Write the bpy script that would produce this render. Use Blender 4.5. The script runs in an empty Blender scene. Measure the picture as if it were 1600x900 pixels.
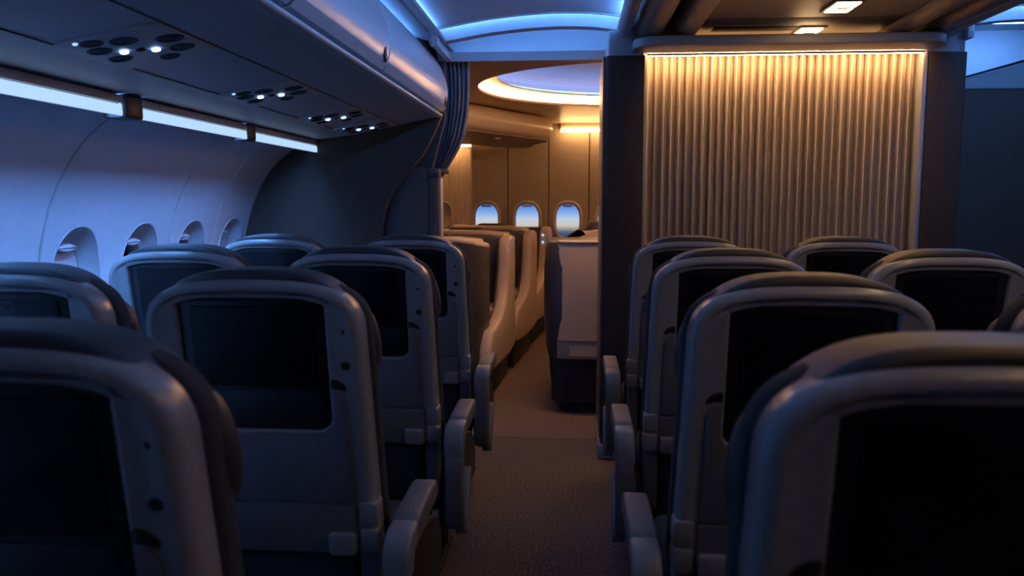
import bpy, math, random
from mathutils import Matrix, Vector
random.seed(7)
SC = bpy.context.scene
COL = SC.collection
PI = math.pi
rad = math.radians

# ------------------------------------------------------------------ camera
FPX = 1250.0
yaw, pitch = rad(4.2297), rad(6.2547)
fw = Vector((-math.sin(yaw)*math.cos(pitch), math.cos(yaw)*math.cos(pitch), -math.sin(pitch)))
rt = Vector((math.cos(yaw), math.sin(yaw), 0))
up = rt.cross(fw)
cd = bpy.data.cameras.new('camera')
cam = bpy.data.objects.new('camera', cd)
COL.objects.link(cam)
m = Matrix((rt, up, -fw)).transposed().to_4x4()
m.translation = (0, 0, 1.306)
cam.matrix_world = m
cd.sensor_width = 36.0
cd.lens = FPX/1600*36
cd.clip_start = 0.02
cd.clip_end = 300
cd.dof.use_dof = True
cd.dof.focus_distance = 3.0
cd.dof.aperture_fstop = 4.0
SC.camera = cam

# ------------------------------------------------------------------ colour management
vs = SC.view_settings
vs.view_transform = 'Standard'
vs.look = 'None'
vs.gamma = 1.0
vs.use_curve_mapping = False
vs.exposure = 0.0
SC.cycles.use_denoising = True
SC.cycles.max_bounces = 8
SC.cycles.diffuse_bounces = 5
SC.cycles.sample_clamp_indirect = 4.0

# ------------------------------------------------------------------ world: dusk sky seen from cruising height
W = bpy.data.worlds.new('dusk_sky')
SC.world = W
W.use_nodes = True
nt = W.node_tree
nt.nodes.clear()
tc = nt.nodes.new('ShaderNodeTexCoord')
sp = nt.nodes.new('ShaderNodeSeparateXYZ')
mr = nt.nodes.new('ShaderNodeMapRange')
mr.inputs['From Min'].default_value = -0.10
mr.inputs['From Max'].default_value = 0.10
rp = nt.nodes.new('ShaderNodeValToRGB')
bg = nt.nodes.new('ShaderNodeBackground')
wo = nt.nodes.new('ShaderNodeOutputWorld')
nt.links.new(tc.outputs['Generated'], sp.inputs[0])
nt.links.new(sp.outputs['Z'], mr.inputs['Value'])
nt.links.new(mr.outputs[0], rp.inputs[0])
nt.links.new(rp.outputs[0], bg.inputs[0])
nt.links.new(bg.outputs[0], wo.inputs[0])
stops = [(0.0, (.012, .022, .055)), (0.27, (.03, .06, .16)), (0.305, (.10, .13, .24)), (0.325, (.45, .37, .30)), (0.345, (.75, .66, .50)), (0.385, (.62, .70, .80)),
         (0.43, (.24, .45, .85)), (0.48, (.09, .23, .62)), (0.65, (.05, .14, .42)), (1.0, (.02, .06, .22))]
cr = rp.color_ramp
while len(cr.elements) > 1:
    cr.elements.remove(cr.elements[-1])
cr.elements[0].position = stops[0][0]
cr.elements[0].color = (*stops[0][1], 1)
for p, c in stops[1:]:
    e = cr.elements.new(p)
    e.color = (*c, 1)
bg.inputs[1].default_value = 1.0

# light strengths (cabin lamps, plus the added shelf fill)
BLUE = (.125, .36, 1.0)
PALE = (.30, .50, 1.0)
WARM = (1.0, .52, .20)
L_WALL = 230.0      # sidewall strip
L_COVE = 15.0      # aisle ceiling coves
L_COVE2 = 72.0
L_FILL = 9.0  # unseen fill added for the left cove shelf
L_ARCH = 24.0      # arches above the doorway
L_ARCH2 = 18.0
L_RIGHT = 45.0
L_SLAT = 75.0      # warm strip over the slatted panel
L_UP = 9.0
L_CEIL = 30.0      # rectangular warm ceiling lamps
L_FWD = 42.0       # forward cabin coves
L_READ = 9.0
L_RING = 48.0
L_RINGB = 6.5
L_SLOT = 200.0

# ------------------------------------------------------------------ materials
MATS = {}
def mat(name, col, rough=.5, metal=0., noise=0., nscale=40., bump=0., bscale=200., spec=.5, coat=0., stretch=None):
    if name in MATS:
        return MATS[name]
    M = bpy.data.materials.new(name)
    M.use_nodes = True
    t = M.node_tree
    b = t.nodes['Principled BSDF']
    b.inputs['Base Color'].default_value = (*col, 1)
    b.inputs['Roughness'].default_value = rough
    b.inputs['Metallic'].default_value = metal
    b.inputs['Specular IOR Level'].default_value = spec
    b.inputs['Coat Weight'].default_value = coat
    b.inputs['Coat Roughness'].default_value = .15
    c = t.nodes.new('ShaderNodeTexCoord')
    src = c.outputs['Object']
    if stretch:
        mp = t.nodes.new('ShaderNodeMapping')
        mp.inputs['Scale'].default_value = stretch
        t.links.new(src, mp.inputs[0])
        src = mp.outputs[0]
    if noise > 0:
        n = t.nodes.new('ShaderNodeTexNoise')
        n.inputs['Scale'].default_value = nscale
        n.inputs['Detail'].default_value = 4
        t.links.new(src, n.inputs['Vector'])
        r = t.nodes.new('ShaderNodeValToRGB')
        r.color_ramp.elements[0].position = .3
        r.color_ramp.elements[1].position = .7
        r.color_ramp.elements[0].color = (*[x*(1-noise) for x in col], 1)
        r.color_ramp.elements[1].color = (*[min(1, x*(1+noise)) for x in col], 1)
        t.links.new(n.outputs['Fac'], r.inputs[0])
        t.links.new(r.outputs[0], b.inputs['Base Color'])
    if bump > 0:
        n2 = t.nodes.new('ShaderNodeTexNoise')
        n2.inputs['Scale'].default_value = bscale
        n2.inputs['Detail'].default_value = 3
        t.links.new(src, n2.inputs['Vector'])
        bp = t.nodes.new('ShaderNodeBump')
        bp.inputs['Strength'].default_value = bump
        bp.inputs['Distance'].default_value = .004
        t.links.new(n2.outputs['Fac'], bp.inputs['Height'])
        t.links.new(bp.outputs[0], b.inputs['Normal'])
    MATS[name] = M
    return M

def emit(name, col, s):
    if name in MATS:
        return MATS[name]
    M = bpy.data.materials.new(name)
    M.use_nodes = True
    t = M.node_tree
    t.nodes.clear()
    e = t.nodes.new('ShaderNodeEmission')
    e.inputs[0].default_value = (*col, 1)
    e.inputs[1].default_value = s
    o = t.nodes.new('ShaderNodeOutputMaterial')
    t.links.new(e.outputs[0], o.inputs[0])
    MATS[name] = M
    return M

def glass(name, tint=(.92, .95, 1)):
    M = bpy.data.materials.new(name)
    M.use_nodes = True
    t = M.node_tree
    t.nodes.clear()
    tr = t.nodes.new('ShaderNodeBsdfTransparent')
    tr.inputs[0].default_value = (*tint, 1)
    gl = t.nodes.new('ShaderNodeBsdfGlossy')
    gl.inputs['Roughness'].default_value = .04
    fr = t.nodes.new('ShaderNodeFresnel')
    fr.inputs[0].default_value = 1.4
    mx = t.nodes.new('ShaderNodeMixShader')
    o = t.nodes.new('ShaderNodeOutputMaterial')
    t.links.new(fr.outputs[0], mx.inputs[0])
    t.links.new(tr.outputs[0], mx.inputs[1])
    t.links.new(gl.outputs[0], mx.inputs[2])
    t.links.new(mx.outputs[0], o.inputs[0])
    return M

SHELL = mat('seat_shell_grey_plastic', (.27, .27, .275), .27, noise=.06, nscale=60, bump=.05, bscale=700, spec=.5, coat=.25)
TRAY = mat('tray_grey_plastic', (.135, .135, .14), .36, noise=.06, nscale=50, bump=.08, bscale=700)
FABRIC = mat('seat_dark_fabric', (.026, .026, .030), .85, noise=.25, nscale=260, bump=.4, bscale=900)
HEADF = mat('headrest_leather', (.034, .031, .031), .40, noise=.15, nscale=160, bump=.25, bscale=500)
BLACK = mat('black_bezel_plastic', (.012, .012, .014), .35)
SCREEN = mat('screen_black_glass', (.007, .007, .009), .18, noise=.1, nscale=5, spec=.22)
ARM = mat('armrest_grey_plastic', (.20, .205, .22), .32, noise=.05, nscale=60, bump=.06, bscale=600)
ARMPAD = mat('armrest_pad', (.13, .13, .135), .5, noise=.1, nscale=200, bump=.15, bscale=700)
DARKMET = mat('dark_metal', (.05, .05, .055), .45, metal=.6)
CARPET = mat('carpet_dark', (.11, .088, .075), .95, noise=.75, nscale=95, bump=.8, bscale=500)
CARPETF = mat('carpet_forward', (.16, .12, .09), .95, noise=.65, nscale=95, bump=.8, bscale=500)
LINER = mat('sidewall_liner', (.56, .57, .60), .5, noise=.03, nscale=25, bump=.05, bscale=500)
BIN = mat('bin_plastic', (.55, .56, .59), .32, noise=.03, nscale=20)
BINUND = mat('bin_underside', (.42, .43, .46), .5, noise=.05, nscale=25, bump=.05, bscale=400)
CEILM = mat('ceiling_plastic', (.52, .53, .56), .5, noise=.03, nscale=20)
BULK = mat('bulkhead_charcoal_fabric', (.056, .037, .027), .8, noise=.2, nscale=200, bump=.3, bscale=700)
BULK2 = mat('bulkhead_dark_laminate', (.055, .047, .045), .55, noise=.12, nscale=60, bump=.1, bscale=500)
GROOVE = mat('dark_groove', (.015, .015, .018), .7)
CURT = mat('curtain_navy_cloth', (.07, .075, .095), .85, noise=.15, nscale=120, bump=.3, bscale=800)
SLATM = mat('slat_taupe_satin', (.52, .44, .375), .42, noise=.08, nscale=30, stretch=(1, 1, .05))
FRAME = mat('frame_satin_metal', (.36, .37, .40), .35, metal=.3)
CANOPY = mat('canopy_grey_plastic', (.40, .39, .39), .4, noise=.03, nscale=20)
CENTB = mat('center_bin_plastic', (.20, .155, .12), .42, noise=.05, nscale=20)
RIGHTW = mat('right_bulkhead_brown', (.105, .075, .060), .75, noise=.15, nscale=90, bump=.2, bscale=600)
FWALL = mat('forward_sidewall_beige', (.36, .30, .24), .5, noise=.04, nscale=30)
FRIB = mat('forward_ribbed_panel', (.42, .33, .25), .5, noise=.22, nscale=60, stretch=(1, 1, .02))
FCEIL = mat('forward_ceiling_beige', (.62, .47, .36), .38, noise=.04, nscale=12)
FBIN = mat('forward_bin_cream', (.74, .58, .43), .35, noise=.03, nscale=12)
PODB = mat('pod_beige_shell', (.60, .48, .38), .38, noise=.05, nscale=40)
PODD = mat('pod_brown_shell', (.050, .050, .056), .4, noise=.12, nscale=50, spec=.5)
PODF = mat('pod_dark_fabric', (.05, .042, .038), .8, noise=.2, nscale=200, bump=.3, bscale=700)
PODK = mat('pod_black_base', (.02, .018, .017), .6)
SHADE = mat('window_shade_white', (.62, .64, .68), .5)
SKIN = mat('fuselage_skin', (.05, .05, .05), .9)
GLASS = glass('window_glass')
E_WALL = emit('lamp_sidewall', BLUE, L_WALL)
E_DIFF = emit('lamp_sidewall_diffuser', (.46, .69, 1.0), 1.05)
E_COVE = emit('lamp_cove', BLUE, L_COVE)
E_FILL = emit('lamp_bin_top', BLUE, L_FILL)
E_COVE2 = emit('lamp_cove_nose', BLUE, L_COVE2)
E_ARCH = emit('lamp_arch', BLUE, L_ARCH)
E_RIGHT = emit('lamp_right_recess', BLUE, L_RIGHT)
E_ARCH2 = emit('lamp_arch_recess', BLUE, L_ARCH2)
E_SLAT = emit('lamp_slat', WARM, L_SLAT)
E_UP = emit('lamp_uplight', WARM, L_UP)
E_CEIL = emit('lamp_ceiling', (1, .62, .30), L_CEIL)
E_FWD = emit('lamp_forward', WARM, L_FWD)
E_FWDB = emit('lamp_forward_blue', BLUE, L_RINGB)
E_RING = emit('lamp_oval', WARM, L_RING)
E_SLOT = emit('lamp_slot', WARM, L_SLOT)
E_READ = emit('lamp_reading', PALE, L_READ)
E_IND = emit('lamp_indicator', PALE, 1.6)

# ------------------------------------------------------------------ mesh helpers
class MB:
    def __init__(s):
        s.v, s.f = [], []
    def loft(s, rings, closed=True, cap0=False, cap1=False):
        o = len(s.v)
        n = len(rings[0])
        for r in rings:
            s.v += [tuple(p) for p in r]
        for i in range(len(rings)-1):
            for j in range(n if closed else n-1):
                k = (j+1) % n
                a = o+i*n
                b = a+n
                s.f.append((a+j, a+k, b+k, b+j))
        if cap0:
            s.f.append(tuple(o+j for j in reversed(range(n))))
        if cap1:
            q = o+(len(rings)-1)*n
            s.f.append(tuple(q+j for j in range(n)))
        return s
    def slab(s, outline, t0, t1, r=.004, seg=2, fn=None):
        """closed 2-D outline (u,v) given thickness t0..t1 with rounded edges; fn maps (u,v,t) to x,y,z"""
        fn = fn or (lambda u, v, t: (u, t, v))
        r = min(r, abs(t1-t0)*.49)
        rings = []
        for k in range(seg+1):
            a = k/seg*PI/2
            rings.append((r*(1-math.sin(a)), t0+r*(1-math.cos(a))))
        for k in range(seg+1):
            a = (seg-k)/seg*PI/2
            rings.append((r*(1-math.sin(a)), t1-r*(1-math.cos(a))))
        s.loft([[fn(u, v, t) for u, v in offset(outline, d)] for d, t in rings], True, True, True)
        return s
    def box(s, x0, x1, y0, y1, z0, z1, r=.004, rc=None, seg=2):
        s.slab(rrect(x0, x1, z0, z1, rc if rc is not None else r, 3), y0, y1, r, seg)
        return s
    def extrude(s, prof, y0, y1, caps=True):
        s.loft([[(x, y0, z) for x, z in prof], [(x, y1, z) for x, z in prof]], True, caps, caps)
        return s
    def sheet(s, prof, ys):
        s.loft([[(x, y, z) for x, z in prof] for y in ys], False)
        return s
    def tube(s, pts, r, n=10):
        pts = [Vector(p) for p in pts]
        rings = []
        for i, p in enumerate(pts):
            d = (pts[min(i+1, len(pts)-1)]-pts[max(i-1, 0)]).normalized()
            a = d.orthogonal().normalized()
            b = d.cross(a)
            rings.append([p+a*math.cos(q)*r+b*math.sin(q)*r for q in [2*PI*k/n for k in range(n)]])
        s.loft(rings, True, True, True)
        return s
    def mesh(s, name, material, angle=38):
        me = bpy.data.meshes.new(name)
        me.from_pydata(s.v, [], s.f)
        import bmesh
        bm = bmesh.new()
        bm.from_mesh(me)
        bmesh.ops.remove_doubles(bm, verts=bm.verts, dist=1e-5)
        bmesh.ops.recalc_face_normals(bm, faces=bm.faces)
        bm.to_mesh(me)
        bm.free()
        for p in me.polygons:
            p.use_smooth = True
        me.set_sharp_from_angle(angle=rad(angle))
        me.materials.append(material)
        return me
    def build(s, name, material, parent=None, angle=38):
        return link(name, s.mesh(name, material, angle), parent)

def link(name, me, parent=None):
    o = bpy.data.objects.new(name, me)
    COL.objects.link(o)
    if parent is not None:
        o.parent = parent
    return o

def rrect(x0, x1, z0, z1, r, n=4):
    """rounded rectangle, counter-clockwise; r is one radius or (bl, br, tr, tl)"""
    rs = r if isinstance(r, (tuple, list)) else (r,)*4
    out = []
    for (cx, cz, sx, sz, a0, q) in ((x0, z0, 1, 1, PI, rs[0]), (x1, z0, -1, 1, 1.5*PI, rs[1]), (x1, z1, -1, -1, 0, rs[2]), (x0, z1, 1, -1, .5*PI, rs[3])):
        q = max(q, 1e-4)
        c = (cx+sx*q, cz+sz*q)
        for k in range(n+1):
            a = a0+k/n*PI/2
            out.append((c[0]+q*math.cos(a), c[1]+q*math.sin(a)))
    return out

def ellipse(cx, cz, a, b, n=32, p=2.0):
    out = []
    for k in range(n):
        t = 2*PI*k/n
        c, s_ = math.cos(t), math.sin(t)
        out.append((cx+a*math.copysign(abs(c)**(2/p), c), cz+b*math.copysign(abs(s_)**(2/p), s_)))
    return out

def area(o):
    return sum(o[i-1][0]*o[i][1]-o[i][0]*o[i-1][1] for i in range(len(o)))/2

def offset(o, d):
    """inset a closed outline by d"""
    if abs(d) < 1e-9:
        return list(o)
    sg = 1 if area(o) > 0 else -1
    n = len(o)
    out = []
    for i in range(n):
        p, q, r = o[i-1], o[i], o[(i+1) % n]
        ax, ay = q[0]-p[0], q[1]-p[1]
        bx, by = r[0]-q[0], r[1]-q[1]
        la, lb = math.hypot(ax, ay) or 1e-9, math.hypot(bx, by) or 1e-9
        nx, ny = -(ay/la+by/lb), (ax/la+bx/lb)
        l = math.hypot(nx, ny) or 1e-9
        nx, ny = nx/l, ny/l
        cs = max(.5, abs(nx*(-ay/la)+ny*(ax/la)))
        out.append((q[0]+sg*nx*d/cs, q[1]+sg*ny*d/cs))
    return out

def star(o, c, angs):
    """cut a closed outline with rays from c"""
    out = []
    n = len(o)
    for a in angs:
        dx, dy = math.cos(a), math.sin(a)
        best = None
        for i in range(n):
            (x1, y1), (x2, y2) = o[i-1], o[i]
            ex, ey = x2-x1, y2-y1
            den = dx*ey-dy*ex
            if abs(den) < 1e-12:
                continue
            t = ((x1-c[0])*ey-(y1-c[1])*ex)/den
            u = ((x1-c[0])*dy-(y1-c[1])*dx)/den
            if t > 0 and -1e-6 <= u <= 1+1e-6 and (best is None or t < best):
                best = t
        best = best or 0
        out.append((c[0]+dx*best, c[1]+dy*best))
    return out

def smooth(pts, n=6, closed=False):
    """Catmull-Rom through 2-D points"""
    out = []
    N = len(pts)
    rng = range(N) if closed else range(N-1)
    g = (lambda i: pts[i % N]) if closed else (lambda i: pts[min(max(i, 0), N-1)])
    for i in rng:
        p0, p1, p2, p3 = g(i-1), g(i), g(i+1), g(i+2)
        for k in range(n):
            t = k/n
            out.append(tuple(.5*((2*p1[d])+(-p0[d]+p2[d])*t+(2*p0[d]-5*p1[d]+4*p2[d]-p3[d])*t*t+(-p0[d]+3*p1[d]-3*p2[d]+p3[d])*t**3) for d in range(len(p1))))
    if not closed:
        out.append(tuple(pts[-1]))
    return out

def empty(name, loc=(0, 0, 0), rz=0):
    o = bpy.data.objects.new(name, None)
    o.empty_display_size = .05
    COL.objects.link(o)
    o.location = loc
    o.rotation_euler = (0, 0, rz)
    return o

def tag(o, label, cat, group=None):
    o['label'] = label
    o['category'] = cat
    if group:
        o['group'] = group
    return o

def struct(o, label, cat=None):
    o['kind'] = 'structure'
    o['label'] = label
    o['category'] = cat or o.name.split('.')[0].split('_')[0]
    return o

# ================================================================== SETTING
# floor
fl = MB().box(-1.9, 3.9, -2.6, 4.30, -.06, 0, .002).build('floor', CARPET)
struct(fl, 'dark speckled carpet of the economy aisle', 'floor')
ff = MB().box(-1.9, 3.9, 4.305, 8.9, -.06, .001, .002).build('floor', CARPETF)
struct(ff, 'brown carpet of the forward cabin beyond the doorway', 'floor')

# left sidewall ------------------------------------------------------
WP = smooth([(-1.74, 0.0), (-1.80, .35), (-1.835, .75), (-1.84, 1.0), (-1.825, 1.14), (-1.767, 1.317), (-1.67, 1.476), (-1.555, 1.578), (-1.455, 1.625)], 6)
def wallx(z):
    for (x0, z0), (x1, z1) in zip(WP, WP[1:]):
        if z0 <= z <= z1:
            return x0+(x1-x0)*(z-z0)/(z1-z0+1e-9)
    return WP[-1][0]
wl = empty('wall_left')
struct(wl, 'pale curved sidewall liner left of the window seats', 'wall')
WZ0, WZ1 = .70, 1.27
ANG = [2*PI*k/96 for k in range(96)]
def wall_panel(y0, y1, wins):
    g = .0035
    b = MB()
    up_ = [(x, z) for x, z in WP if z > WZ1+.005]
    up_ = [(wallx(WZ1), WZ1)]+up_
    lo = [(x, z) for x, z in WP if z < WZ0-.005]+[(wallx(WZ0), WZ0)]
    ys = [y0+g, y0+g+.004]+[y0+(y1-y0)*k/8 for k in range(1, 8)]+[y1-g-.004, y1-g]
    def edge(y, x):
        return x-.006 if (y < y0+g+.002 or y > y1-g-.002) else x
    for pr in (up_, lo):
        b.loft([[(edge(y, x), y, z) for x, z in pr] for y in ys], False)
    cuts = [y0+g]+[(a+c)/2 for a, c in zip(wins, wins[1:])]+[y1-g]
    for k, wy in enumerate(wins):
        c0, c1 = cuts[k], cuts[k+1]
        cz = .99
        rect = [(c0, WZ0), (c1, WZ0), (c1, WZ1), (c0, WZ1)]
        cor = [math.atan2(v-cz, u-wy) % (2*PI) for u, v in rect]
        angs = sorted(ANG+cor)
        outer0 = star(rect, (wy, cz), angs)
        outer = star([(c0+.004, WZ0), (c1-.004, WZ0), (c1-.004, WZ1), (c0+.004, WZ1)], (wy, cz), angs)
        hole = star(ellipse(wy, cz, .152, .222, 64, 2.25), (wy, cz), angs)
        pane = star(ellipse(wy, cz, .108, .162, 64, 2.6), (wy, cz), angs)
        rings = [[(edge(u_, wallx(v_)), u_, v_) for u_, v_ in outer0]]
        for t in (0, .15, .3, .45, .6, .75, .9, 1.0):
            rings.append([(wallx(v_+(h_[1]-v_)*t), u_+(h_[0]-u_)*t, v_+(h_[1]-v_)*t) for (u_, v_), h_ in zip(outer, hole)])
        def inn(t, dx):
            return [(wallx(h[1]+(p[1]-h[1])*t)*(1-t)+(-1.835)*t+dx, h[0]+(p[0]-h[0])*t, h[1]+(p[1]-h[1])*t) for h, p in zip(hole, pane)]
        rings += [inn(.03, .004), inn(.09, .004), inn(.16, -.004), inn(.4, -.022), inn(.75, -.045), inn(1.0, -.058), inn(1.02, -.085)]
        b.loft(rings, True)
    return b.build('sidewall_panel', LINER, wl, 30)
for y0, y1, wins in ((-2.6, .42, []), (.42, 1.32, [.62, 1.08]), (1.32, 2.63, [1.53]), (2.63, 3.52, [2.84, 3.29]), (3.52, 3.975, [3.745]), (3.975, 4.43, [4.195])):
    if wins:
        wall_panel(y0, y1, wins)
    else:
        MB().sheet(WP, [y0, y1-.004]).build('sidewall_panel', LINER, wl)
for yj in (.42, 1.32, 2.63, 3.52, 3.975):
    MB().sheet([(x-.012, z) for x, z in WP], [yj-.03, yj+.03]).build('joint_backing', GROOVE, wl)

wi = 0
for wy, closed in ((.62, 1), (1.08, 1), (1.53, 1), (2.84, 1), (3.29, 0), (3.745, 0), (4.195, 1)):
    wi += 1
    w = empty('window_%d' % wi, (0, 0, 0))
    struct(w, {4: 'oval sidewall window with lowered shade nearest the left picture edge', 5: 'second oval sidewall window, dark brown pane behind the seats',
               6: 'third oval sidewall window, dark pane with orange glint', 7: 'small oval sidewall window beside the dark left bulkhead'}.get(wi, 'shaded oval sidewall window outside the left picture edge, %s from the camera' % ['nearest', 'second', 'third'][wi-1] if wi < 4 else ''), 'window')
    pl = ellipse(wy, .99, .110, .164, 40, 2.6)
    MB().slab(pl, -1.912, -1.904, .001, 1, lambda u, v, t: (t, u, v)).build('pane', GLASS, w)
    if closed:
        sh = [(u, v) for u, v in ellipse(wy, .99, .1085, .1625, 48, 2.6)]
        MB().slab(sh, -1.902, -1.897, .001, 1, lambda u, v, t: (t, u, v)).build('shade', SHADE, w)
    # the pull lip of the shade at the top of the opening
    hl = smooth([(wy-.062, 1.128), (wy-.03, 1.143), (wy, 1.147), (wy+.03, 1.143), (wy+.062, 1.128), (wy+.03, 1.118), (wy, 1.115), (wy-.03, 1.118)], 4, True)
    MB().slab(hl, -1.895, -1.862, .006, 2, lambda u, v, t: (t, u, v)).build('shade_handle', SHADE, w)

# strip lights under the bins along the sidewall
sl = [(.48, 1.42), (1.52, 2.455), (2.575, 3.425), (3.515, 4.39)]
for i, (a, c) in enumerate(sl):
    t = empty('strip_light', (-1.455, a, 1.61))
    lab = ['blue-white sidewall strip light just outside the left picture edge', 'long blue-white strip light at the left picture edge under the bins',
           'middle blue-white strip light between two dark brackets on the sidewall', 'short blue-white strip light ending at the dark bulkhead'][i]
    tag(t, lab, 'strip light', 'sidewall strip lights')
    h_ = c-a
    def ex(q):
        bb = MB()
        bb.loft([[(x+1.455, 0, z-1.6) for x, z in q], [(x+1.455, h_, z-1.6) for x, z in q]], True, True, True)
        return bb
    h_ = min(c, 3.9)-a
    ex([(-1.446, 1.604), (-1.418, 1.590), (-1.416, 1.594), (-1.444, 1.608)]).build('wash_lens', E_WALL, t)
    h_ = c-a
    ex([(-1.4150, 1.594), (-1.4150, 1.566), (-1.4110, 1.5595), (-1.4055, 1.5605), (-1.4045, 1.570), (-1.4065, 1.594)]).build('diffuser', E_DIFF, t, 60)
    ex([(-1.462, 1.567), (-1.455, 1.567), (-1.452, 1.608), (-1.4185, 1.6105), (-1.4175, 1.5585), (-1.4156, 1.5585), (-1.4152, 1.598), (-1.402, 1.598), (-1.404, 1.6125), (-1.404, 1.622), (-1.462, 1.622)]).build('housing', BINUND, t)
for y in (2.515, 3.470):
    t = MB().box(-1.478, -1.396, y-(.052 if y < 3 else .040), y+(.052 if y < 3 else .040), 1.564, 1.640, .010).build('light_bracket', DARKMET)
    tag(t, 'dark bracket between sidewall strip lights ' + ('left of the first air panel' if y < 3 else 'near the bulkhead end'), 'bracket', 'strip light brackets')

# left bins ----------------------------------------------------------
UND = smooth([(-1.47, 1.632), (-1.30, 1.652), (-1.10, 1.684), (-.90, 1.723), (-.78, 1.748), (-.735, 1.755)], 5)
under = MB().sheet(UND, [-2.6, -1.2, .2, 1.3, 2.45, 3.42, 4.39])
u = under.build('ceiling_bin_soffit', BINUND)
struct(u, 'long grey underside of the left overhead bins above the window seats', 'soffit')
def undz(x):
    for (x0, z0), (x1, z1) in zip(UND, UND[1:]):
        if x0 <= x <= x1:
            return z0+(z1-z0)*(x-x0)/(x1-x0)
    return 1.7
# the rolled lip along the aisle
lp = smooth([(-.74, 1.752), (-.715, 1.757), (-.706, 1.766), (-.714, 1.775), (-.745, 1.772), (-.80, 1.765)], 5)
lp2 = [(x, z) for x, z in lp]
o = MB().sheet(lp2, [-2.6, 4.40]).build('trim_1', BIN)
struct(o, 'thin bright lip along the aisle edge of the left bins', 'trim')
MB().sheet([(-.80, 1.766), (-.80, 1.80)], [-2.6, 4.40]).build('gutter', GROOVE, o)
for xs, nm in ((-1.205, 0), (-.945, 1)):
    z = undz(xs)-.0012
    MB().box(xs-.003, xs+.003, -2.6, 4.36, z-.001, z+.002, .0005).build('seam_strip', GROOVE, u)
BP = smooth([(-.80, 1.79), (-.745, 1.786), (-.712, 1.792), (-.688, 1.815), (-.675, 1.865), (-.679, 1.93), (-.705, 2.005), (-.745, 2.072), (-.79, 2.115), (-.84, 2.132), (-.95, 2.135)], 5)
BPC = BP+[(-1.30, 2.135), (-1.30, 1.79)]
bins = [(-2.6, -1.05), (-1.05, .0), (.0, 1.0), (1.0, 2.0), (2.0, 3.0), (3.0, 4.40)]
blab = ['pale overhead bin on the left side far behind the camera', 'pale overhead bin on the left side just behind the camera', 'pale overhead bin on the left side above the camera',
        'blue-lit overhead bin at the top left picture edge', 'blue-lit overhead bin left of the aisle, between two seams', 'blue-lit rounded overhead bin ending at the dark curtain']
for (a, c), lab in zip(bins, blab):
    t = empty('overhead_bin', (-.69, (a+c)/2, 1.79))
    tag(t, lab, 'overhead bin', 'left overhead bins')
    b = MB()
    pr = [(x+.69, z-1.79) for x, z in BPC]
    cx, cz = -.3, .2
    r0 = [(x*.985+cx*.015, z*.985+cz*.015) for x, z in pr]
    h = (c-a)/2
    b.loft([[(x, -h+.002, z) for x, z in r0], [(x, -h+.010, z) for x, z in pr], [(x, h-.010, z) for x, z in pr], [(x, h-.002, z) for x, z in r0]], True, True, True)
    b.build('door', BIN, t, 30)
    # lower trim rail and latch
    rail = [(x+.69-.000, z-1.79) for x, z in [(-.735, 1.7835), (-.707, 1.789), (-.685, 1.812), (-.6825, 1.817), (-.681, 1.814), (-.703, 1.786), (-.733, 1.780)]]
    MB().extrude(rail, -h+.012, h-.012).build('door_rail', BINUND, t)
    lb = MB().box(-.018, .018, -.004, .004, -.03, .03, .004, .012)
    lo = lb.build('latch', GROOVE, t)
    lo.location = (.0105, (h-.06), .045)
    lo.rotation_euler = (0, rad(-16), rad(90))
# soffit shelf above the bins and the fill strip added to light it
sh = smooth([(-1.30, 2.20), (-1.0, 2.20), (-.90, 2.192), (-.80, 2.168), (-.70, 2.128), (-.650, 2.104), (-.640, 2.104), (-.636, 2.112), (-.645, 2.120)], 4)
o = MB().sheet(sh, [-2.6, 4.40]).build('trim_2', CEILM)
struct(o, 'sloping pale cove shelf above the left bins', 'trim')

t = empty('cove_light', (-.885, -.4, 2.142))  # blue strip added out of sight to brighten the shelf underside
tag(t, 'added blue fill strip on top of the left bins brightening the sloping shelf', 'cove light', 'aisle cove lights')
MB().box(-.012, .012, 0, 4.76, 0, .008, .002).build('diffuser', E_FILL, t)
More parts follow.
